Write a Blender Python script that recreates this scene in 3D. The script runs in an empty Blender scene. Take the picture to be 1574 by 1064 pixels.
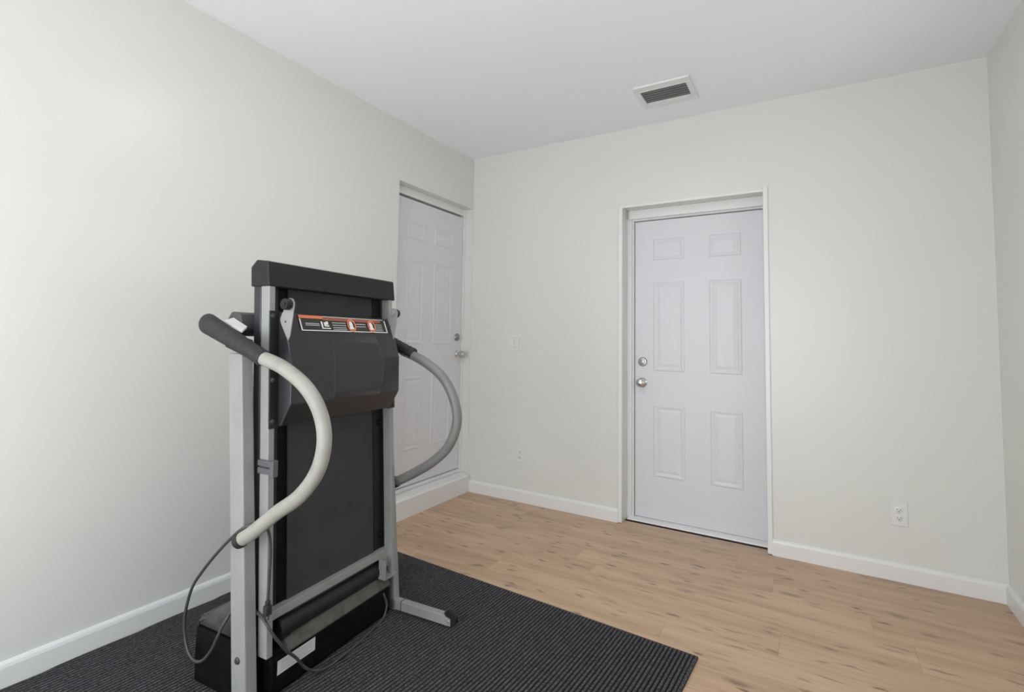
import bpy, bmesh, math, random
from mathutils import Vector, Matrix
random.seed(7)
sc = bpy.context.scene
COL = sc.collection

# ------------------------------------------------------------------ camera
CAM = Vector((2.237, -3.4118, 1.1693)); YAW, PITCH, ROLL = -0.571, 0.0614, 0.0195
FPX, PX, PY = 800.99, -54.79, -60.97
fw = Vector((math.sin(YAW)*math.cos(PITCH), math.cos(YAW)*math.cos(PITCH), math.sin(PITCH)))
rt = Vector((math.cos(YAW), -math.sin(YAW), 0)); up = rt.cross(fw)
r2 = rt*math.cos(ROLL) + up*math.sin(ROLL); u2 = -rt*math.sin(ROLL) + up*math.cos(ROLL)
cd = bpy.data.cameras.new('camera'); cam = bpy.data.objects.new('camera', cd); COL.objects.link(cam)
m = Matrix((r2, u2, -fw)).transposed().to_4x4(); m.translation = CAM; cam.matrix_world = m
cd.sensor_width = 36; cd.lens = FPX/1574*36; cd.shift_x = -PX/1574; cd.shift_y = PY/1574; cd.clip_start = .02
sc.camera = cam

# ------------------------------------------------------------------ room sizes
W, H, YR = 2.985, 2.59, -4.20            # width, ceiling height, rear wall
WT = 0.2                                 # wall thickness
WIN = (-1.25, -0.75, 0.95, 1.85)         # window in the right wall: y0, y1, z0, z1
WIN2 = (0.12, 2.45, 0.05, 2.15)          # window in the rear wall, behind the camera: x0, x1, z0, z1
LAMP = (1.39, -1.86)

# ------------------------------------------------------------------ world, light, exposure
wd = bpy.data.worlds.new('sky'); sc.world = wd; wd.use_nodes = True
bg = wd.node_tree.nodes['Background']; bg.inputs[0].default_value = (0.91, 0.955, 1.0, 1); bg.inputs[1].default_value = 6.3
def portal(loc, rot, w, h):
    pl = bpy.data.lights.new('window_portal', 'AREA'); pl.shape = 'RECTANGLE'; pl.size = w; pl.size_y = h; pl.cycles.is_portal = True
    po = bpy.data.objects.new('window_portal', pl); COL.objects.link(po); po.location = loc; po.rotation_euler = rot
portal((W+WT+.005, (WIN[0]+WIN[1])/2, (WIN[2]+WIN[3])/2), (math.radians(90), 0, math.radians(90)), WIN[1]-WIN[0], WIN[3]-WIN[2])
portal(((WIN2[0]+WIN2[1])/2, YR-WT-.005, (WIN2[2]+WIN2[3])/2), (math.radians(90), 0, 0), WIN2[1]-WIN2[0], WIN2[3]-WIN2[2])
sc.view_settings.view_transform = 'Standard'; sc.view_settings.look = 'None'
sc.view_settings.exposure = -0.12; sc.view_settings.gamma = 1; sc.view_settings.use_curve_mapping = False

# ------------------------------------------------------------------ materials
MATS = {}
def mat(name, col, rough=.5, metal=0, spec=.5, noise=None, bump=None, emit=None, coat=0):
    if name in MATS: return MATS[name]
    mt = bpy.data.materials.new(name); mt.use_nodes = True; MATS[name] = mt
    nt = mt.node_tree; b = nt.nodes['Principled BSDF']
    b.inputs['Base Color'].default_value = (*col, 1); b.inputs['Roughness'].default_value = rough
    b.inputs['Metallic'].default_value = metal; b.inputs['Specular IOR Level'].default_value = spec
    if coat: b.inputs['Coat Weight'].default_value = coat; b.inputs['Coat Roughness'].default_value = .15
    tc = nt.nodes.new('ShaderNodeTexCoord')
    if noise:                                   # (scale, other colour, lo, hi)
        n = nt.nodes.new('ShaderNodeTexNoise'); n.inputs['Scale'].default_value = noise[0]; n.inputs['Detail'].default_value = 5
        nt.links.new(tc.outputs['Object'], n.inputs['Vector'])
        mr = nt.nodes.new('ShaderNodeMapRange'); mr.inputs[1].default_value = noise[2]; mr.inputs[2].default_value = noise[3]
        nt.links.new(n.outputs['Fac'], mr.inputs[0])
        mx = nt.nodes.new('ShaderNodeMix'); mx.data_type = 'RGBA'
        mx.inputs[6].default_value = (*col, 1); mx.inputs[7].default_value = (*noise[1], 1)
        nt.links.new(mr.outputs[0], mx.inputs[0]); nt.links.new(mx.outputs[2], b.inputs['Base Color'])
    if bump:                                    # (scale, strength, distance)
        n = nt.nodes.new('ShaderNodeTexNoise'); n.inputs['Scale'].default_value = bump[0]; n.inputs['Detail'].default_value = 4
        nt.links.new(tc.outputs['Object'], n.inputs['Vector'])
        bp = nt.nodes.new('ShaderNodeBump'); bp.inputs['Strength'].default_value = bump[1]; bp.inputs['Distance'].default_value = bump[2]
        nt.links.new(n.outputs['Fac'], bp.inputs['Height']); nt.links.new(bp.outputs[0], b.inputs['Normal'])
    if emit:
        b.inputs['Emission Color'].default_value = (*emit[0], 1); b.inputs['Emission Strength'].default_value = emit[1]
    return mt

M_WALL = mat('wall_paint', (.735, .742, .705), .32, spec=.42, bump=(55, .06, .004))
M_CEIL = mat('ceiling_paint', (.935, .945, .985), .8, spec=.2, bump=(80, .05, .003))
M_TRIM = mat('trim_white', (.80, .80, .79), .35)
M_DOOR = mat('door_white', (.72, .72, .75), .4)
M_PLATE = mat('plate_white', (.76, .76, .735), .35)
M_SLOT = mat('slot_dark', (.03, .03, .03), .6)
M_CHROME = mat('satin_nickel', (.62, .61, .59), .25, metal=1)
M_ALU = mat('aluminium', (.55, .56, .57), .4, metal=.8)
M_VENT = mat('vent_white', (.80, .80, .80), .4)
M_SLAT = mat('vent_slat', (.20, .20, .20), .45)
M_DARK = mat('duct_dark', (.015, .015, .015), .9)
M_SILVER = mat('silver_paint', (.30, .30, .291), .38, spec=.5, noise=(9, (.26, .26, .252), .45, .75))
M_BLACK = mat('black_steel', (.004, .004, .0045), .6, spec=.12, noise=(30, (.009, .009, .009), .5, .7))
M_CAP = mat('black_plastic', (.014, .014, .0145), .5, spec=.35)
M_COVER = mat('charcoal_plastic', (.027, .027, .032), .30)
M_BOARD = mat('board_dark', (.033, .034, .037), .65, noise=(7, (.022, .023, .026), .5, .72))
M_RUBBER = mat('black_rubber', (.02, .02, .02), .6)
M_FOAM = mat('grip_foam', (.021, .021, .021), .6, noise=(26, (.036, .036, .035), .55, .7), bump=(120, .2, .002))
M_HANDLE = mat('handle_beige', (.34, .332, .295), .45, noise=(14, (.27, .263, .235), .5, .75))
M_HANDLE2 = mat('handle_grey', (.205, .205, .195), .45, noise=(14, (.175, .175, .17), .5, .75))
M_HOOD = mat('hood_plastic', (.045, .045, .046), .42, noise=(12, (.075, .074, .07), .5, .72))
M_DIRT = mat('dusty_steel', (.085, .083, .076), .75, noise=(18, (.05, .047, .04), .5, .7))
M_ORANGE = mat('label_orange', (.80, .20, .09), .45)
M_LABEL = mat('label_black', (.025, .028, .026), .35)
M_PRINT = mat('print_grey', (.45, .46, .44), .5)
M_WHITE = mat('label_white', (.80, .80, .78), .5)
M_STICK = mat('sticker_silver', (.62, .62, .63), .45)

def wood_mat():
    mt = bpy.data.materials.new('oak_laminate'); mt.use_nodes = True; nt = mt.node_tree; L = nt.links
    b = nt.nodes['Principled BSDF']; b.inputs['Roughness'].default_value = .38
    N = lambda t: nt.nodes.new(t)
    tc = N('ShaderNodeTexCoord'); oi = N('ShaderNodeObjectInfo')
    geo = N('ShaderNodeNewGeometry')
    ad = N('ShaderNodeVectorMath'); ad.operation = 'ADD'
    sc_ = N('ShaderNodeVectorMath'); sc_.operation = 'SCALE'; sc_.inputs['Scale'].default_value = 13
    cx = N('ShaderNodeCombineXYZ')
    for i in range(3): L.new(oi.outputs['Random'], cx.inputs[i])
    L.new(cx.outputs[0], sc_.inputs[0]); L.new(geo.outputs['Position'], ad.inputs[0]); L.new(sc_.outputs[0], ad.inputs[1])
    def grain(sx, sy, scale, detail=5, dist=0):
        mp = N('ShaderNodeMapping'); mp.inputs['Scale'].default_value = (sx, sy, 1); L.new(ad.outputs[0], mp.inputs['Vector'])
        n = N('ShaderNodeTexNoise'); n.inputs['Scale'].default_value = scale; n.inputs['Detail'].default_value = detail
        n.inputs['Distortion'].default_value = dist; L.new(mp.outputs[0], n.inputs['Vector']); return n.outputs['Fac']
    def ramp(fac, pts):
        r = N('ShaderNodeValToRGB'); cr = r.color_ramp
        while len(cr.elements) < len(pts): cr.elements.new(.5)
        for e, (p, c) in zip(cr.elements, pts): e.position = p; e.color = (*c, 1)
        L.new(fac, r.inputs[0]); return r.outputs[0]
    def mix(kind, f, a, c):
        x = N('ShaderNodeMix'); x.data_type = 'RGBA'; x.blend_type = kind
        if isinstance(f, float): x.inputs[0].default_value = f
        else: L.new(f, x.inputs[0])
        L.new(a, x.inputs[6])
        if isinstance(c, tuple): x.inputs[7].default_value = (*c, 1)
        else: L.new(c, x.inputs[7])
        return x.outputs[2]
    base = ramp(grain(.8, 7, 1.6, 6, .6), [(.30, (.46, .30, .185)), (.52, (.59, .40, .258)), (.74, (.69, .485, .33))])
    fine = ramp(grain(2, 60, 2.5, 4), [(.35, (.86, .84, .82)), (.65, (1, 1, 1))])
    c = mix('MULTIPLY', .8, base, fine)
    tint = ramp(oi.outputs['Random'], [(0, (.97, .965, .96)), (1, (1.02, 1.01, 1.0))])
    c = mix('MULTIPLY', 1.0, c, tint)
    # knots: elongated dark eyes along the grain, a few large and soft, more of them small
    wob = N('ShaderNodeTexNoise'); wob.inputs['Scale'].default_value = 9; wob.inputs['Detail'].default_value = 3; L.new(ad.outputs[0], wob.inputs['Vector'])
    ws = N('ShaderNodeVectorMath'); ws.operation = 'SCALE'; ws.inputs['Scale'].default_value = .045; L.new(wob.outputs['Color'], ws.inputs[0])
    aw = N('ShaderNodeVectorMath'); aw.operation = 'ADD'; L.new(ad.outputs[0], aw.inputs[0]); L.new(ws.outputs[0], aw.inputs[1])
    for sx, sy, lo, hi, g0, g1, kc in ((5.2, 17, .02, .20, .35, .95, (.20, .125, .08)), (2.6, 7.5, .0, .17, .55, 1.0, (.19, .125, .085)), (3.2, 30, .0, .26, .55, .95, (.27, .18, .12))):
        mp = N('ShaderNodeMapping'); mp.inputs['Scale'].default_value = (sx, sy, 1); mp.inputs['Location'].default_value = (sx*3.1, sy*.7, 0); L.new(aw.outputs[0], mp.inputs['Vector'])
        v = N('ShaderNodeTexVoronoi'); v.voronoi_dimensions = '2D'; v.inputs['Scale'].default_value = 1.0; v.inputs['Randomness'].default_value = 1
        L.new(mp.outputs[0], v.inputs['Vector'])
        kr = N('ShaderNodeMapRange'); kr.interpolation_type = 'SMOOTHSTEP'
        kr.inputs[1].default_value = lo; kr.inputs[2].default_value = hi; kr.inputs[3].default_value = 1; kr.inputs[4].default_value = 0
        L.new(v.outputs['Distance'], kr.inputs[0])
        sel = N('ShaderNodeSeparateColor'); L.new(v.outputs['Color'], sel.inputs[0])
        gt = N('ShaderNodeMapRange'); gt.inputs[1].default_value = g0; gt.inputs[2].default_value = g1; L.new(sel.outputs[0], gt.inputs[0])
        ml = N('ShaderNodeMath'); ml.operation = 'MULTIPLY'; L.new(kr.outputs[0], ml.inputs[0]); L.new(gt.outputs[0], ml.inputs[1])
        c = mix('MIX', ml.outputs[0], c, kc)
    L.new(c, b.inputs['Base Color'])
    bp = N('ShaderNodeBump'); bp.inputs['Strength'].default_value = .08; bp.inputs['Distance'].default_value = .002
    L.new(grain(2, 60, 2.5, 4), bp.inputs['Height']); L.new(bp.outputs[0], b.inputs['Normal'])
    return mt
M_WOOD = wood_mat()

def rug_mat():
    mt = bpy.data.materials.new('rug_pile'); mt.use_nodes = True; nt = mt.node_tree; L = nt.links
    b = nt.nodes['Principled BSDF']; b.inputs['Roughness'].default_value = .95; b.inputs['Specular IOR Level'].default_value = .15
    tc = nt.nodes.new('ShaderNodeTexCoord')
    n = nt.nodes.new('ShaderNodeTexNoise'); n.inputs['Scale'].default_value = 140; n.inputs['Detail'].default_value = 3
    L.new(tc.outputs['Object'], n.inputs['Vector'])
    r = nt.nodes.new('ShaderNodeValToRGB'); cr = r.color_ramp
    cr.elements[0].position = .30; cr.elements[0].color = (.022, .022, .024, 1)
    cr.elements[1].position = .72; cr.elements[1].color = (.13, .13, .136, 1)
    L.new(n.outputs['Fac'], r.inputs[0])
    # shade in the channel between two ribs of yarn, painted into the colour
    sx = nt.nodes.new('ShaderNodeSeparateXYZ'); L.new(tc.outputs['Object'], sx.inputs[0])
    md = nt.nodes.new('ShaderNodeMath'); md.operation = 'FLOORED_MODULO'; md.inputs[1].default_value = .0152; wv = nt.nodes.new('ShaderNodeMath'); wv.operation = 'MULTIPLY_ADD'; L.new(n.outputs['Fac'], wv.inputs[0]); wv.inputs[1].default_value = .009; L.new(sx.outputs[0], wv.inputs[2])
    wo = nt.nodes.new('ShaderNodeMath'); wo.operation = 'SUBTRACT'; L.new(wv.outputs[0], wo.inputs[0]); wo.inputs[1].default_value = .0045; L.new(wo.outputs[0], md.inputs[0])
    ds = nt.nodes.new('ShaderNodeMath'); ds.operation = 'SUBTRACT'; ds.inputs[1].default_value = .0076; L.new(md.outputs[0], ds.inputs[0])
    ab = nt.nodes.new('ShaderNodeMath'); ab.operation = 'ABSOLUTE'; L.new(ds.outputs[0], ab.inputs[0])
    mr = nt.nodes.new('ShaderNodeMapRange'); mr.inputs[1].default_value = .0036; mr.inputs[2].default_value = .0066; L.new(ab.outputs[0], mr.inputs[0])
    mx = nt.nodes.new('ShaderNodeMix'); mx.data_type = 'RGBA'; L.new(mr.outputs[0], mx.inputs[0]); L.new(r.outputs[0], mx.inputs[6]); mx.inputs[7].default_value = (.020, .020, .022, 1)
    L.new(mx.outputs[2], b.inputs['Base Color'])
    bp = nt.nodes.new('ShaderNodeBump'); bp.inputs['Strength'].default_value = .5; bp.inputs['Distance'].default_value = .002
    L.new(n.outputs['Fac'], bp.inputs['Height']); L.new(bp.outputs[0], b.inputs['Normal'])
    return mt
M_RUG = rug_mat()

def glass_mat():
    mt = bpy.data.materials.new('window_glass'); mt.use_nodes = True; nt = mt.node_tree; nt.nodes.clear()
    o = nt.nodes.new('ShaderNodeOutputMaterial'); t = nt.nodes.new('ShaderNodeBsdfTransparent'); g = nt.nodes.new('ShaderNodeBsdfGlossy')
    g.inputs['Roughness'].default_value = .02; mx = nt.nodes.new('ShaderNodeMixShader'); mx.inputs[0].default_value = .06
    nt.links.new(t.outputs[0], mx.inputs[1]); nt.links.new(g.outputs[0], mx.inputs[2]); nt.links.new(mx.outputs[0], o.inputs[0])
    return mt
M_GLASS = glass_mat()

# ------------------------------------------------------------------ mesh helpers
def link(name, me, mt, parent=None, smooth=False):
    if mt: me.materials.append(mt)
    o = bpy.data.objects.new(name, me); COL.objects.link(o)
    if parent: o.parent = parent
    if smooth:
        for p in me.polygons: p.use_smooth = True
    return o
def obj(name, bm, mt, parent=None, smooth=False, angle=None, fn=None):
    bmesh.ops.recalc_face_normals(bm, faces=bm.faces[:])
    if fn:
        for v in bm.verts: v.co = fn(v.co)
    me = bpy.data.meshes.new(name); bm.to_mesh(me); bm.free()
    o = link(name, me, mt, parent, smooth or angle is not None)
    if angle is not None: me.set_sharp_from_angle(angle=math.radians(angle))
    return o
def box(bm, x0, x1, y0, y1, z0, z1, bev=0):
    t = bmesh.new()
    v = [t.verts.new((x, y, z)) for x in (x0, x1) for y in (y0, y1) for z in (z0, z1)]
    for f in ((0,1,3,2),(4,6,7,5),(0,4,5,1),(2,3,7,6),(0,2,6,4),(1,5,7,3)): t.faces.new([v[i] for i in f])
    if bev: bmesh.ops.bevel(t, geom=t.edges[:], offset=bev, segments=2, profile=.5, affect='EDGES')
    me = bpy.data.meshes.new('tmp'); t.to_mesh(me); t.free(); bm.from_mesh(me); bpy.data.meshes.remove(me)
    return bm
def Box(*a, **k): return box(bmesh.new(), *a, **k)
def prism(pts, a0, a1, axis='y', bev=0):
    """closed 2-D profile extruded along an axis; for 'y' the profile is (x,z), 'x' (y,z), 'z' (x,y)"""
    bm = bmesh.new()
    P = {'y': lambda p, a: (p[0], a, p[1]), 'x': lambda p, a: (a, p[0], p[1]), 'z': lambda p, a: (p[0], p[1], a)}[axis]
    A = [bm.verts.new(P(p, a0)) for p in pts]; B = [bm.verts.new(P(p, a1)) for p in pts]
    bm.faces.new(A); bm.faces.new(B[::-1]); n = len(pts)
    for i in range(n): bm.faces.new((A[i], B[i], B[(i+1) % n], A[(i+1) % n]))
    bmesh.ops.recalc_face_normals(bm, faces=bm.faces[:])
    if bev: bmesh.ops.bevel(bm, geom=bm.edges[:], offset=bev, segments=2, profile=.5, affect='EDGES')
    return bm
def smooth_path(pts, n=8):
    pts = [Vector(p) for p in pts]; out = []
    P = [2*pts[0]-pts[1]] + pts + [2*pts[-1]-pts[-2]]
    for i in range(1, len(P)-2):
        for k in range(n):
            t = k/n; a, b, c, d = P[i-1:i+3]
            out.append(.5*((2*b) + (c-a)*t + (2*a-5*b+4*c-d)*t*t + (3*b-a-3*c+d)*t**3))
    out.append(pts[-1]); return out
def sweep(path, rad, seg=16, flat=1.0, upv=None):
    """tube along a path; rad number or function of 0..1 returning (width, height)"""
    bm = bmesh.new(); n = len(path); rings = []; nrm = None
    for i, p in enumerate(path):
        t = (path[min(i+1, n-1)] - path[max(i-1, 0)]).normalized()
        if nrm is None:
            nrm = Vector(upv) if upv else (Vector((0, 0, 1)) if abs(t.z) < .9 else Vector((1, 0, 0)))
        nrm = (nrm - t*nrm.dot(t)).normalized(); bi = t.cross(nrm)
        w, h = (rad, rad*flat) if not callable(rad) else rad(i/(n-1))
        rings.append([bm.verts.new(p + bi*w*math.cos(2*math.pi*k/seg) + nrm*h*math.sin(2*math.pi*k/seg)) for k in range(seg)])
    for a, b in zip(rings, rings[1:]):
        for k in range(seg): bm.faces.new((a[k], a[(k+1) % seg], b[(k+1) % seg], b[k]))
    bm.faces.new(rings[0][::-1]); bm.faces.new(rings[-1]); return bm
def lathe(prof, origin, axis, seg=24):
    """prof: list of (radius, distance along axis)"""
    ax = Vector(axis).normalized(); e1 = ax.orthogonal().normalized(); e2 = ax.cross(e1); o = Vector(origin)
    bm = bmesh.new(); rings = []
    for r, d in prof:
        r = max(r, .0002)
        rings.append([bm.verts.new(o + ax*d + e1*r*math.cos(2*math.pi*k/seg) + e2*r*math.sin(2*math.pi*k/seg)) for k in range(seg)])
    for a, b in zip(rings, rings[1:]):
        for k in range(seg): bm.faces.new((a[k], a[(k+1) % seg], b[(k+1) % seg], b[k]))
    bm.faces.new(rings[0][::-1]); bm.faces.new(rings[-1]); return bm
def empty(name, loc=(0, 0, 0), rz=0, parent=None):
    o = bpy.data.objects.new(name, None); COL.objects.link(o); o.location = loc; o.rotation_euler = (0, 0, rz)
    o.empty_display_size = .1
    if parent: o.parent = parent
    return o
def tag(o, label, cat, group=None):
    o['label'] = label; o['category'] = cat
    if group: o['group'] = group
    return o
def struct(o, label=None, cat=None):
    o['kind'] = 'structure'
    if label: o['label'] = label
    if cat: o['category'] = cat
    return o

# ------------------------------------------------------------------ room shell
def wall_with_hole(a0, a1, z1, hole, d0, d1, axis):
    """slab from a0..a1 along the wall and 0..z1 up, d0..d1 thick, with one rectangular hole (a,b,zlo,zhi)"""
    bm = bmesh.new(); A = sorted({a0, hole[0], hole[1], a1}); Z = sorted({0, max(0, hole[2]), hole[3], z1})
    for i in range(len(A)-1):
        for j in range(len(Z)-1):
            if A[i] >= hole[0]-1e-6 and A[i+1] <= hole[1]+1e-6 and Z[j] >= hole[2]-1e-6 and Z[j+1] <= hole[3]+1e-6: continue
            if axis == 'x': box(bm, A[i], A[i+1], d0, d1, Z[j], Z[j+1])
            else: box(bm, d0, d1, A[i], A[i+1], Z[j], Z[j+1])
    bmesh.ops.remove_doubles(bm, verts=bm.verts[:], dist=1e-5)
    seen = {}
    for f in bm.faces: seen.setdefault(tuple(sorted(v.index for v in f.verts)), []).append(f)
    bmesh.ops.delete(bm, geom=[f for l in seen.values() if len(l) > 1 for f in l], context='FACES_ONLY')
    return bm
BD = (1.19, 2.018, 0, 2.058)             # opening of the back door: x0, x1, z0, z1
LD = (-.883, -.006, .128, 2.19)          # opening of the left door: y0, y1, z0, z1
struct(obj('wall_back', wall_with_hole(-WT, W+WT, H, BD, 0, WT, 'x'), M_WALL), 'off-white painted wall with the six-panel door', 'wall')
struct(obj('wall_left', wall_with_hole(YR, 0, H, LD, -WT, 0, 'y'), M_WALL), 'off-white painted wall behind the folded treadmill', 'wall')
struct(obj('wall_right', wall_with_hole(YR, 0, H, WIN, W, W+WT, 'y'), M_WALL), 'off-white wall at the right edge of the photo', 'wall')
struct(obj('wall_rear', wall_with_hole(-WT, W+WT, H, WIN2, YR-WT, YR, 'x'), M_WALL), 'off-white wall behind the camera', 'wall')
struct(obj('ceiling', Box(-WT, W+WT, YR-WT, WT, H, H+.15), M_CEIL), 'smooth flat white ceiling', 'ceiling')

fl = obj('floor', Box(-WT, W+WT, YR-WT, WT, -.15, -.012), mat('subfloor', (.10, .07, .05), .9))
struct(fl, 'light oak laminate plank floor with small knots', 'floor')
PW, G = .19, .0004
def plank_mesh(l, w):
    bm = Box(0, l, 0, w, -.012, 0)
    bmesh.ops.bevel(bm, geom=[e for e in bm.edges if all(v.co.z > -.001 for v in e.verts)], offset=.0005, segments=1, affect='EDGES')
    bmesh.ops.recalc_face_normals(bm, faces=bm.faces[:])
    me = bpy.data.meshes.new('plank'); bm.to_mesh(me); bm.free(); me.materials.append(M_WOOD); return me
k0 = math.ceil((YR+.7)/PW)
rows = [(-.70+k*PW, PW) for k in range(int((YR+.70)/PW), 4)]
for i, (y, w) in enumerate(rows):
    y1 = min(y+w, 0.0) if y+w > .19 else y+w
    if y >= .19: continue
    ys, ye = max(y, YR), min(y+w, .15)
    if ye-ys < .01: continue
    off = (2.556 if abs(y+.89) < .01 else random.uniform(.2, 1.2)) % 1.285
    xs = [0.0] + [off+1.285*j for j in range(4) if 0.03 < off+1.285*j < W-.03] + [W]
    if ys > -.02:                        # strip inside the back door recess
        xs = [BD[0], BD[1]]
    for a, b in zip(xs, xs[1:]):
        o = bpy.data.objects.new('plank', plank_mesh(b-a-G, ye-ys-G)); COL.objects.link(o); o.parent = fl
        o.location = (a+G/2, ys+G/2, 0)

# baseboards
def bb_prof(s=1): return [(0, 0), (.014*s, 0), (.014*s, .070), (.011*s, .080), (.006*s, .086), (0, .088)]
bm = prism(bb_prof(), YR, LD[0]-.0, 'y'); struct(obj('baseboard_left', bm, M_TRIM), 'white baseboard along the wall behind the treadmill', 'baseboard')
def bb_back(name, x0, x1, lab):
    bm = prism([(-p[0], p[1]) for p in bb_prof()], x0, x1, 'x'); struct(obj(name, bm, M_TRIM), lab, 'baseboard')
bb_back('baseboard_back_left', 0.0, 1.168, 'white baseboard between the room corner and the door on the back wall')
bb_back('baseboard_back_right', 2.037, W, 'white baseboard to the right of the door, under the power outlet')
bm = prism([(W-p[0], p[1]) for p in bb_prof()], YR, -.014, 'y'); struct(obj('baseboard_right', bm, M_TRIM), 'white baseboard at the right edge of the photo', 'baseboard')

# thin caulk bead where walls meet the ceiling
struct(obj('trim_1', prism([(0, H), (.006, H), (0, H-.006)], YR, 0, 'y'), M_TRIM), 'thin white bead where the left wall meets the ceiling', 'trim')
struct(obj('trim_2', prism([(0, H), (-.006, H), (0, H-.006)], 0, W, 'x'), M_TRIM), 'thin white bead where the back wall meets the ceiling', 'trim')

# ------------------------------------------------------------------ doors
def panel_mesh(w, h):
    """moulded panel lying in the XZ plane facing -Y: raised bead, slope and flat field"""
    bm = bmesh.new(); rings = []
    for ins, d in ((0, 0), (.006, .0045), (.014, .0045), (.026, .0006), (.030, .0006), (.046, .0035)):
        rings.append([bm.verts.new(p) for p in ((ins, -d, ins), (w-ins, -d, ins), (w-ins, -d, h-ins), (ins, -d, h-ins))])
    for a, b in zip(rings, rings[1:]):
        for k in range(4): bm.faces.new((a[k], a[(k+1) % 4], b[(k+1) % 4], b[k]))
    bm.faces.new(rings[-1])
    me = bpy.data.meshes.new('panel'); bm.to_mesh(me); bm.free(); me.materials.append(M_DOOR)
    return me
def make_door(name, label, x0, x1, z0, z1, cols, rowsz, knob, bolt, knob_prof):
    """door in a local frame: X along the wall, Y into the wall (leaf front at y=0), Z up"""
    root = empty(name); struct(root, label, 'door')
    leaf = obj('door_leaf', Box(x0, x1, 0, .04, z0, z1, bev=.002), M_DOOR, root)
    for (za, zb) in rowsz:
        for (xa, xb) in cols:
            p = bpy.data.objects.new('panel', panel_mesh(xb-xa, zb-za)); COL.objects.link(p); p.parent = leaf; p.location = (xa, 0, za)
    d = obj('deadbolt', lathe([(.030, 0), (.030, .006), (.026, .012), (.017, .013), (.016, .018), (.004, .020)], (bolt[0], 0, bolt[1]), (0, -1, 0)), mat('dark_nickel', (.34, .34, .335), .35, metal=.9), leaf, angle=35)
    obj('knob', lathe(knob_prof, (knob[0], 0, knob[1]), (0, -1, 0)), M_CHROME, leaf, angle=35)
    return root, leaf
KN = [(.032, 0), (.032, .005), (.024, .012), (.013, .016), (.013, .034), (.022, .040), (.0265, .050), (.026, .060), (.019, .066), (.004, .068)]
# back door
DY = .15
d1, leaf1 = make_door('door_1', 'white six-panel door set in the wall opposite the camera', 1.233, 2.004, .018, 1.986,
                      ((1.354, 1.551), (1.70, 1.883)), ((1.715, 1.855), (.978, 1.565), (.29, .757)), (1.281, .897), (1.285, 1.035), KN)
d1.location = (0, DY, 0)
fr = bmesh.new()                                        # frame boards and stops around the leaf
box(fr, 1.19, 1.218, -.03, .05, 0, 2.058); box(fr, 1.218, 1.229, -.012, .05, 0, 1.990, bev=.002)
box(fr, 2.009, 2.018, -.03, .05, 0, 2.058)
box(fr, 1.205, 2.018, -.052, .05, 1.998, 2.058, bev=.003); box(fr, 1.218, 2.009, -.02, .05, 1.990, 2.0)
obj('door_frame', fr, M_TRIM, d1)
gp = bmesh.new(); box(gp, 1.19, 2.018, .042, .048, 0, 2.058); obj('gap_shade_sheet', gp, M_SLOT, d1)  # dark sheet behind the leaf, stands for the shade in the gap around it
obj('threshold', prism([(-.055, 0), (-.052, .008), (-.02, .016), (.05, .017), (.05, 0)], 1.195, 2.012, 'x'), M_TRIM, d1)
obj('threshold_track', Box(1.232, 2.004, -.012, .03, .0165, .0195), M_ALU, d1)
cs = bmesh.new()
box(cs, 1.168, 1.1935, -.162, -.148, 0.004, 2.066, bev=.003); box(cs, 2.0145, 2.040, -.164, -.148, 0.004, 2.085, bev=.003)
box(cs, 1.168, 2.0145, -.156, -.148, 2.055, 2.072, bev=.002)
obj('door_casing', cs, M_TRIM, d1)
# left door: local X -> world +y, local Y -> world -x
d2, leaf2 = make_door('door_2', 'white six-panel door behind the treadmill, above a raised sill', -.845, -.03, .168, 2.122,
                      ((-.70, -.515), (-.395, -.165)), ((1.85, 1.975), (1.122, 1.71), (.40, .90)), (-.075, 1.045), (-.088, 1.175), KN)
d2.location = (-.075, 0, 0); d2.rotation_euler = (0, 0, math.radians(90))
fr = bmesh.new()
box(fr, -.883, -.85, -.03, .06, .128, 2.19); box(fr, -.026, -.006, -.012, .06, .128, 2.19)
box(fr, -.85, -.026, -.008, .06, 2.137, 2.19, bev=.002)
obj('door_frame', fr, M_TRIM, d2)
gp = bmesh.new(); box(gp, -.86, -.02, .042, .048, .128, 2.14); obj('gap_shade_sheet', gp, M_SLOT, d2)  # same dark sheet here, paints the shadow line round the leaf
obj('raised_sill', prism([(-.079, .0), (-.091, .0), (-.091, .118), (-.083, .128), (-.05, .136), (.02, .142), (.05, .166), (.05, .12), (-.0745, .12)], -.883, -.012, 'x'), M_TRIM, d2)
obj('threshold', Box(-.85, -.028, -.012, .03, .1415, .163, bev=.002), M_TRIM, d2)

# ------------------------------------------------------------------ window in the right wall (beside the camera)
def make_window(name, win, label):
    """local frame: X outwards through the wall, Y along it"""
    wn = empty(name); struct(wn, label, 'window')
    y0, y1, z0, z1 = win; ym = (y0+y1)/2; f = bmesh.new()
    for a in ((y0, y0+.05, z0, z1), (y1-.05, y1, z0, z1), (y0+.05, y1-.05, z0, z0+.05), (y0+.05, y1-.05, z1-.05, z1)): box(f, .10, .16, *a, bev=.003)
    obj('window_frame', f, M_TRIM, wn)
    obj('mullion', Box(.105, .155, ym-.025, ym+.025, z0+.05, z1-.05, bev=.003), M_TRIM, wn)
    for a, b in ((y0+.05, ym-.025), (ym+.025, y1-.05)): obj('pane', Box(.128, .132, a, b, z0+.05, z1-.05), M_GLASS, wn)
    obj('window_sill', Box(-.03, .10, y0-.03, y1+.03, z0-.025, z0, bev=.004), M_TRIM, wn)
    return wn
make_window('window_1', WIN, 'white framed window in the wall to the right of the camera').location = (W, 0, 0)
w2 = make_window('window_2', (-WIN2[1], -WIN2[0], WIN2[2], WIN2[3]), 'white framed window in the wall behind the camera')
w2.location = (0, YR, 0); w2.rotation_euler = (0, 0, math.radians(-90))
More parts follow.
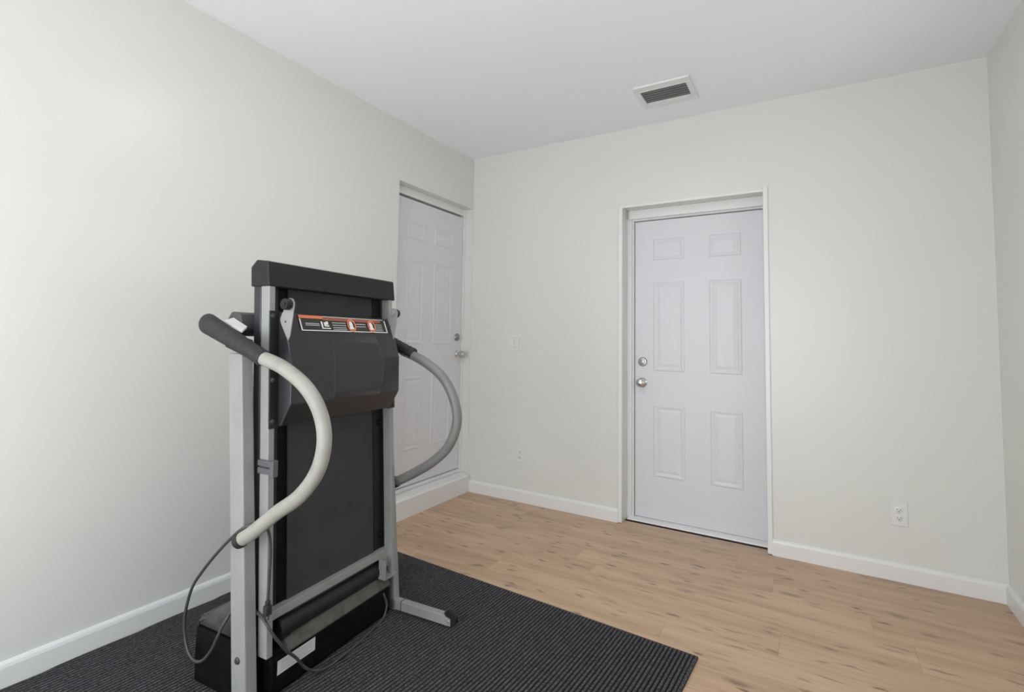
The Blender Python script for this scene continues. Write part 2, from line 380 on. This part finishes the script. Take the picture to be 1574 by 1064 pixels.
# local (X outwards, Y) -> world (-y, ...) : rotate by -90 deg maps +X to -Y and +Y to +X
for c in w2.children:
    for v in c.data.vertices: v.co.y = -v.co.y
    c.data.flip_normals()

# ------------------------------------------------------------------ rug
RUG_LOC, RUG_ROT, RIB = Vector((.031, -1.185, 0)), math.radians(-2.9), .0152
def make_rug():
    bm = bmesh.new(); n = 120; wd_ = n*RIB; ln = 2.05; prof = []
    for i in range(n):
        x = i*RIB; prof += [(x+.0003, .0022), (x+.0034, .0080), (x+.0076, .0090), (x+.0118, .0080)]
    prof.append((wd_, .0022))
    top0 = [bm.verts.new((x, 0, z)) for x, z in prof]; top1 = [bm.verts.new((x, -ln, z)) for x, z in prof]
    for i in range(len(prof)-1): bm.faces.new((top0[i], top1[i], top1[i+1], top0[i+1]))
    box(bm, 0, wd_, -ln, 0, .0006, .0021)
    box(bm, wd_, wd_+.012, -ln-.012, .012, .0006, .0085); box(bm, 0, wd_, 0, .012, .0006, .0085)
    n_ = Matrix.Rotation(-RUG_ROT, 3, 'Z') @ Vector((-1, 0, 0)); p_ = Matrix.Rotation(-RUG_ROT, 3, 'Z') @ (Vector((.0165, -2, 0))-RUG_LOC)
    bmesh.ops.bisect_plane(bm, geom=bm.verts[:]+bm.edges[:]+bm.faces[:], plane_co=p_, plane_no=n_, clear_outer=True)
    return bm
rug = obj('rug', make_rug(), M_RUG)
rug.location = RUG_LOC; rug.rotation_euler = (0, 0, RUG_ROT)
tag(rug, 'dark charcoal ribbed rug under the treadmill', 'rug')

# ------------------------------------------------------------------ wall plates
def duplex(x, z, w, h, label):
    r = empty('power_outlet', (x, 0, z)); tag(r, label, 'outlet', None)
    obj('cover_plate', Box(-w/2, w/2, -.006, 0, -h/2, h/2, bev=.0025), M_PLATE, r)
    for s in (-1, 1):
        rc = obj('receptacle', lathe([(.0165, 0), (.0165, .0022), (.0155, .003), (.001, .003)], (0, -.0055, s*.0195), (0, -1, 0), 20), M_PLATE, r, angle=40)
        for dx, hh in ((-.0062, .0042), (.0062, .0034)):
            obj('slot', Box(dx-.0011, dx+.0011, -.0091, -.0084, s*.0195+.002-hh, s*.0195+.002+hh), M_SLOT, rc)
        obj('ground_hole', lathe([(.0024, 0), (.0024, .0005)], (0, -.0085, s*.0195-.008), (0, -1, 0), 10), M_SLOT, rc)
    obj('screw', lathe([(.003, 0), (.0028, .001), (.001, .0013)], (0, -.006, 0), (0, -1, 0), 10), M_CHROME, r)
    return r
duplex(.450, .337, .068, .110, 'white power outlet low on the wall between corner and door')
duplex(2.594, .331, .072, .120, 'white power outlet low on the wall right of the door')
sw = empty('light_switch', (.393, 0, 1.143)); tag(sw, 'white double light switch on the wall left of the door', 'light switch')
obj('cover_plate', Box(-.061, .061, -.006, 0, -.060, .060, bev=.0025), M_PLATE, sw)
for s in (-1, 1):
    rk = obj('rocker', prism([(-.0055, -.034), (-.0070, -.034), (-.0095, 0), (-.0115, .033), (-.0055, .034)], s*.023-.0165, s*.023+.0165, 'x', bev=.0006), M_PLATE, sw)
    obj('rocker_shadow_rim', Box(s*.023-.0185, s*.023+.0185, -.0066, -.0055, -.036, .036), mat('plate_shadow', (.5, .5, .49), .6), sw)  # grey rim painted as the shadow line around each rocker

# ------------------------------------------------------------------ ceiling vent
vt = empty('ceiling_vent', (1.565, -.413, H)); tag(vt, 'white ceiling air vent with dark louvres', 'vent')
f = bmesh.new(); ox, oy, ix, iy = .150, .148, .123, .092
for a in ((-ox, ox, -oy, -iy), (-ox, ox, iy, oy), (-ox, -ix, -iy, iy), (ix, ox, -iy, iy)): box(f, *a, -.012, 0, bev=.004)
for a in ((-ix-.004, ix+.004, -iy-.004, -iy), (-ix-.004, ix+.004, iy, iy+.004), (-ix-.004, -ix, -iy, iy), (ix, ix+.004, -iy, iy)): box(f, *a, -.0135, -.010)
obj('vent_frame', f, M_VENT, vt)
obj('duct_opening', Box(-ix, ix, -iy, iy, -.0025, -.0005), M_DARK, vt)
for i in range(7):
    y = -iy+.007+i*(2*iy-.018)/6
    s = prism([(-.006, -.0070), (-.006, -.0060), (.006, -.0090), (.006, -.0100)], -ix, ix, 'x')
    o = obj('louvre', s, M_SLAT if 0 < i < 6 else M_VENT, vt); o.location = (0, y, 0)

# ------------------------------------------------------------------ ceiling lamp (above the top edge of the photo)
lp = empty('ceiling_lamp', (LAMP[0], LAMP[1], H)); tag(lp, 'round flush ceiling lamp with white glass dome', 'lamp')
obj('lamp_base', lathe([(.195, 0), (.195, -.020), (.182, -.024)], (0, 0, 0), (0, 0, 1)), M_TRIM, lp, angle=40)
prof = [(.180*math.cos(a), -.022-.024*math.sin(a)) for a in [i*math.pi/2/8 for i in range(9)]]
obj('glass_dome', lathe(prof, (0, 0, 0), (0, 0, 1), 28), mat('lamp_glass', (.9, .9, .88), .3, emit=((1, .98, .95), 20)), lp, smooth=True)

# ------------------------------------------------------------------ treadmill
T = empty('treadmill', (.70, -2.0, 0), math.radians(4.5))
tag(T, 'folded upright treadmill with silver frame and black deck on the dark rug', 'treadmill')
FZ = .0095                                              # top of the rug
def dk(c): return Vector((c.x+.066-.05*c.z, c.y, c.z))  # deck leans slightly towards the wall
def pxe(z): return .052-.085*(z-.05)
def part(name, bm, mt, parent=T, **k): return obj(name, bm, mt, parent, **k)

# uprights and feet
for side, (ya, yb), dx in (('near', (-.390, -.346), -.012), ('far', (.337, .370), .004)):
    def lean(c, dx=dx): return Vector((c.x+pxe(c.z)+dx, c.y, c.z))
    up_ = part('upright', Box(-.066, 0, ya, yb, FZ+.0, 1.105, bev=.004), M_SILVER, fn=lean)
    ft = part('foot', Box(-.03, .303, ya, yb, FZ+.004, .052, bev=.003), M_SILVER)
    ym = (ya+yb)/2
    obj('wheel', lathe([(.010, -.011), (.028, -.011), (.031, -.007), (.031, .007), (.028, .011), (.010, .011)], (.322, ym+.002, FZ+.0315), (0, 1, 0), 28), M_CAP, ft, angle=40)
    for s in (ya, yb):
        obj('wheel_fork', prism([(.298, FZ+.006), (.330, FZ+.007), (.330, .042), (.298, .051)], s-.0015 if s == ya else s-.0035, s+.0035 if s == ya else s+.0015, 'y'), M_SILVER, ft)
    obj('axle_bolt', lathe([(.006, 0), (.006, .004), (.003, .005)], (.322, ya-.001, .034), (0, -1, 0), 12), M_ALU, ft, angle=40)
    obj('joint_plate', Box(.085, .088, ya-.001, yb+.001, FZ+.006, .053), M_SLOT, ft)
    obj('bolt', lathe([(.011, 0), (.011, .002), (.008, .006), (.003, .007)], (pxe(.16)+dx-.033, ya, .160), (0, -1, 0), 14), mat('dark_bolt', (.10, .10, .10), .35, metal=.6), up_, angle=40)

# deck: two side rails, board, belt, foot rails, end cap
for ya, yb, zb in ((-.333, -.309, .150), (.308, .330, .168)):
    rl = part('deck_rail', Box(-.040, 0, ya, yb, zb, 1.336, bev=.002), M_SILVER, fn=dk)
    s = 1 if ya > 0 else -1
    part('foot_rail', Box(-.086, -.050, min(s*.250, s*.326), max(s*.250, s*.326), .22, 1.338, bev=.004), M_COVER, fn=dk)
part('deck_board', Box(-.066, -.050, -.309, .308, .20, 1.336), M_BLACK, fn=dk)
part('underside_panel', Box(-.050, -.044, -.213, .243, .185, 1.334, bev=.001), M_BOARD, fn=dk)
part('running_belt', Box(-.078, -.066, -.245, .245, .25, 1.332, bev=.003), M_RUBBER, fn=dk)
part('end_cap', prism([(-.086, 1.330), (-.087, 1.396), (-.058, 1.421), (-.002, 1.414), (.004, 1.330)], -.338, .345, 'y', bev=.004), M_CAP, fn=dk)
for y, z in ((.294, .80), (.294, .33), (-.290, .345)):
    part('bracket_bolt', lathe([(.013, 0), (.013, .008), (.009, .014), (.003, .015)], (-.052+.066-.05*z, y, z), (1, 0, 0), 14), M_BLACK, angle=40)
part('spacer_pin', lathe([(.0065, 0), (.0065, .03), (.005, .031)], (-.028, .228, .530), (0, 1, 0), 12), M_STICK, angle=40)
part('board_screw', lathe([(.006, 0), (.005, .003)], (.0, -.185, .318), (1, 0, 0), 10), M_ALU)

# underside cover with chamfered profile and a raised centre panel
CP = [(.006, 1.246), (.024, 1.243), (.050, 1.180), (.080, 1.085), (.083, .942), (.040, .868), (.010, .866)]
cov = part('underside_cover', prism(CP, -.300, .286, 'y', bev=.003), M_COVER)
def bulge():
    bm = bmesh.new(); n, mth = 24, 13; g = []
    for i in range(n+1):
        t = i/n; z = 1.168-.228*t
        # front surface x at z
        for (xa, za), (xb, zb) in zip(CP, CP[1:]):
            if zb <= z <= za: xs = xa+(xb-xa)*(za-z)/(za-zb); break
        row = []; hw = .012*math.sin(math.pi*t)
        for y, d in ((-.105, -.001), (-.101, .003), (.150+hw, .009), (.160+hw*2.2, -.001)):
            row.append(bm.verts.new((xs+d*min(1, 8*t, 8*(1-t)+.2), y, z)))
        g.append(row)
    for a, b in zip(g, g[1:]):
        for k in range(3): bm.faces.new((a[k], a[k+1], b[k+1], b[k]))
    return bm
obj('raised_panel', bulge(), M_COVER, cov, angle=20)
for ya, yb in ((-.335, -.298), (.284, .330)):
    fg = part('mounting_flange', Box(.0005, .007, ya, yb, .862, 1.248, bev=.001), M_CAP, fn=dk)
    for z in (1.232, 1.02, .885):
        obj('screw', lathe([(.008, 0), (.0075, .003), (.003, .0045)], (.0725-.05*z, (ya if ya < 0 else .312)+.010, z), (1, 0, 0), 12), mat('dark_bolt', (.10, .10, .10), .35, metal=.6), fg, angle=40)

# roller brackets at both ends of the cover's top
for y, s, bx_ in ((-.3035, -1, .012), (.272, 1, 0)):
    pts = [(.052, 1.150), (.060, 1.165), (.0745, 1.262), (.0750, 1.275), (.066, 1.288), (.052, 1.291), (.040, 1.283), (.034, 1.262), (.012, 1.224), (.013, 1.212), (.040, 1.168)]
    pts = [(a+bx_, b) for a, b in pts]
    br = part('roller_bracket', prism(pts, y-.002, y+.002, 'y', bev=.0006), M_SILVER)
    obj('roller', lathe([(.006, 0), (.018, .001), (.019, .004), (.019, .020), (.017, .024), (.008, .0245), (.007, .028), (.002, .029)], (.053+bx_, y+s*.002, 1.269), (0, s, 0), 20), M_CAP, br, angle=40)
    obj('bracket_hub', lathe([(.012, 0), (.011, .008), (.004, .010)], (.053+bx_, y-s*.002, 1.269), (0, -s, 0), 16), M_SILVER, br, angle=40)
    obj('bolt_hole', lathe([(.0035, 0), (.0035, .0005)], (.038+bx_, y-.0022, 1.212), (0, -1, 0), 10), M_SLOT, br)

# warning label on the sloping top face of the cover
P0, P1 = Vector((.0252, 0, 1.2405)), Vector((.0496, 0, 1.1815)); SL = (P1-P0); SN = Vector((-SL.z, 0, SL.x)).normalized()
def lab(name, a0, a1, b0, b1, mt, lift, parent):
    """patch on the label: a along the width (0..1), b down the slope (0..1)"""
    ya = lambda a: -.235+a*.475
    bm = bmesh.new(); vs = []
    for l in (0, .0006):
        for a, b in ((a0, b0), (a1, b0), (a1, b1), (a0, b1)):
            p = P0+SL*b+SN*(lift+l); vs.append(bm.verts.new((p.x, ya(a), p.z)))
    for fc in ((0,3,2,1),(4,5,6,7),(0,1,5,4),(1,2,6,5),(2,3,7,6),(3,0,4,7)): bm.faces.new([vs[i] for i in fc])
    return obj(name, bm, mt, parent)
wl = lab('warning_label', 0, 1, .04, .98, M_LABEL, .002, T); wl['label'] = 'black warning label with an orange heading bar'
lab('heading_bar', 0, .24, .05, .22, M_ORANGE, .0028, wl)
lab('heading_strip', .24, .93, .10, .30, mat('label_rust', (.30, .09, .05), .5), .0028, wl)
lab('heading_line', .24, .97, .05, .10, M_PRINT, .0028, wl)
for a in ((.0, .012, .25, .95), (.985, .997, .12, .95), (.0, .997, .92, .97)): lab('label_border', *a, M_WHITE, .0028, wl)
for a0, a1, bs in ((.05, .19, (.50, .60)), (.33, .48, (.40, .55, .70, .82)), (.60, .72, (.42, .58)), (.84, .94, (.40, .54, .68, .80))):
    for b in bs: lab('text_line', a0, a1, b, b+.05, M_PRINT, .0028, wl)
for pts in ((.21, .225, .38, .80), (.21, .30, .76, .82), (.24, .262, .42, .66), (.262, .285, .36, .56), (.25, .29, .60, .68)): lab('pictogram_figure', *pts, M_WHITE, .0028, wl)
def ring(a, b, ra, rb, mt, lift, name, hole=.74):
    bm = bmesh.new(); n = 24; o, i_ = [], []
    for k in range(n):
        t = 2*math.pi*k/n
        for l, s in ((o, 1), (i_, hole)):
            p = P0+SL*(b+rb*s*math.sin(t))+SN*lift; l.append(bm.verts.new((p.x, -.235+(a+ra*s*math.cos(t))*.475, p.z)))
    for k in range(n): bm.faces.new((o[k], o[(k+1) % n], i_[(k+1) % n], i_[k]))
    return obj(name, bm, mt, wl)
for a in (.545, .795):
    ring(a, .55, .050, .42, M_ORANGE, .0045, 'prohibition_ring')
    ring(a-.006, .52, .022, .24, M_WHITE, .0042, 'pictogram_figure', .02)
    lab('pictogram_figure', a-.028, a+.022, .66, .80, M_WHITE, .0038, wl)

# lower frame: cross bar, roller tube, dusty plate, motor pan, hood
part('cross_bar', Box(.002, .031, -.312, .345, .243, .272, bev=.002), M_SILVER)
ub = bmesh.new(); box(ub, .034, .066, .252, .258, .170, .243); box(ub, .034, .066, .252, .335, .166, .171); box(ub, .030, .034, .252, .335, .166, .243)
part('rail_bracket', ub, M_SILVER)
part('roller_tube', lathe([(.012, 0), (.036, .001), (.041, .006), (.041, .04), (.036, .042), (.036, .56), (.010, .561)], (.0, -.255, .190), (0, 1, 0), 28), M_CAP, angle=40)
part('dust_plate', prism([(.012, .166), (.024, .164), (.056, .134), (.056, .128), (.012, .128)], -.236, .302, 'y', bev=.001), M_DIRT)
pan = part('motor_pan', prism([(-.045, FZ+.002), (.046, FZ+.002), (.052, .025), (.053, .129), (-.045, .150)], -.302, .302, 'y', bev=.003), M_BLACK)
st = obj('rating_sticker', Box(.0535, .0541, -.283, -.120, .075, .119), M_STICK, pan); st['label'] = 'silver rating sticker with fine print'
for i in range(5): obj('sticker_line', Box(.0541, .0543, -.272, -.135-.02*(i % 2), .083+i*.0065, .085+i*.0065), mat('fine_print', (.42, .42, .43), .6), pan)
HP = [(-.246, FZ+.002), (-.250, .10), (-.246, .190), (-.05, .190), (-.05, FZ+.002)]
part('hood_base', prism(HP, -.366, .352, 'y', bev=.008), M_BLACK, angle=30)
hl = []
for i in range(9):
    t = i/8; a = math.pi*.5*t
    hl.append((-.247+.05*(1-math.cos(a)), .192+.045*math.sin(a)))
hl += [(-.150, .268), (-.085, .306), (-.055, .306), (-.052, .192)]
part('hood_lid', prism(hl, -.364, .350, 'y', bev=.012), M_HOOD, angle=35)
for y in (-.33, .32): part('hood_roller', lathe([(.004, 0), (.016, .001), (.017, .012), (.016, .022), (.004, .023)], (-.248, y-.011, FZ+.018), (0, 1, 0), 16), M_CAP, angle=40)

# latch clip on the near side, small bolts
lt = bmesh.new(); box(lt, -.008, .070, -.345, -.332, .744, .763, bev=.003); box(lt, -.008, .070, -.345, -.332, .720, .740, bev=.003); box(lt, .055, .072, -.350, -.330, .716, .768, bev=.002)
part('latch_clip', lt, mat('latch_grey', (.10, .10, .105), .45))

# console behind the deck and its tray
part('console', prism([(-.185, 1.172), (-.200, 1.206), (-.170, 1.246), (-.122, 1.238), (-.104, 1.186), (-.130, 1.160)], -.346, .338, 'y', bev=.006), mat('console_grey', (.075, .076, .078), .5), angle=35)
part('console_display', prism([(-.166, 1.2458), (-.126, 1.2392), (-.126, 1.2402), (-.166, 1.2468)], -.16, .16, 'y'), M_LABEL)
tb = bmesh.new(); tv = [tb.verts.new(p) for dz in (0, -.006) for p in ((-.147, -.393, 1.212+dz), (-.050, -.393, 1.178+dz), (-.078, -.352, 1.194+dz), (-.148, -.352, 1.224+dz))]
for fc in ((0,1,2,3),(7,6,5,4),(0,4,5,1),(1,5,6,2),(2,6,7,3),(3,7,4,0)): tb.faces.new([tv[i] for i in fc])
part('console_tray', tb, M_WHITE)
part('console_arm', prism([(-.13, 1.125), (-.13, 1.165), (-.05, 1.150), (-.045, 1.10)], -.394, -.347, 'y', bev=.004), M_CAP)
part('console_arm', prism([(-.13, 1.125), (-.13, 1.165), (-.05, 1.150), (-.045, 1.10)], .340, .380, 'y', bev=.004), M_CAP)

# handlebars: bent tube, foam grip, end plug
NH = [(.065, 1.099), (.167, 1.070), (.265, 1.017), (.325, .947), (.344, .866), (.320, .781), (.255, .704), (.165, .642), (.071, .571), (.012, .534)]
FH = [(.020, 1.107), (.131, 1.066), (.234, 1.0), (.294, .907), (.310, .814), (.274, .715), (.195, .638), (.095, .575), (.000, .524)]
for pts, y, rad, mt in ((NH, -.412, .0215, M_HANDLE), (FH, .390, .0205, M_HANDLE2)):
    path = smooth_path([(x, y, z) for x, z in pts], 8)
    hb = part('handlebar', sweep(path, rad, 20), mt, smooth=True)
    a, b = Vector((-.212, y, 1.207)), Vector((.082, y, 1.094))
    gpath = [a.lerp(b, i/40) for i in range(41)]
    def gr(t):
        h = .036-.0105*min(1, t*1.25)
        if t < .06: h *= .80+.20*math.sqrt(t/.06)
        if t > .62: h += .0014*math.sin((t-.62)*95)
        return (h*.80 if t < .5 else h*(.80+.2*min(1, (t-.5)*2.5)), h)
    obj('grip', sweep(gpath, gr, 24), M_FOAM, hb, angle=50)
    e0, e1 = path[-1], (path[-1]-path[-4]).normalized()
    obj('end_plug', lathe([(.0235, -.012), (.0245, 0), (.0235, .010), (.018, .013), (.004, .0135)], e0, e1, 20), M_RUBBER, hb, angle=40)

# power cord from the motor pan over the rug, round the near upright, over the handlebar to the hanging plug
cp = [(.050, .262, .110), (.062, .272, .060), (.062, .250, .0165), (.072, .187, .0150), (.088, .069, .0150), (.092, -.022, .0150), (.092, -.098, .0150), (.088, -.150, .030),
      (.082, -.190, .060), (.080, -.231, .112), (.080, -.274, .157), (.078, -.322, .222), (.062, -.340, .262), (.020, -.3395, .285), (-.055, -.352, .300), (-.066, -.392, .262),
      (-.085, -.402, .215), (-.114, -.402, .164), (-.153, -.402, .122), (-.192, -.402, .110), (-.228, -.402, .129), (-.249, -.402, .176), (-.251, -.404, .238),
      (-.221, -.406, .329), (-.166, -.410, .399), (-.075, -.418, .488), (.000, -.420, .552), (.042, -.412, .582), (.062, -.385, .585), (.068, -.357, .560), (.068, -.343, .500), (.064, -.340, .420), (.062, -.340, .330)]
cord = part('power_cord', sweep(smooth_path(cp, 6), .0050, 8), mat('cord_rubber', (.050, .051, .053), .40), smooth=True)
pg = bmesh.new(); box(pg, .053, .071, -.352, -.328, .290, .322, bev=.004); box(pg, .056, .068, -.347, -.333, .320, .336, bev=.003)
pgo = obj('plug', pg, M_RUBBER, cord)
for dy in (-.006, .006): obj('plug_pin', Box(.060, .0615, -.340+dy-.0025, -.340+dy+.0025, .274, .291), M_CHROME, cord)
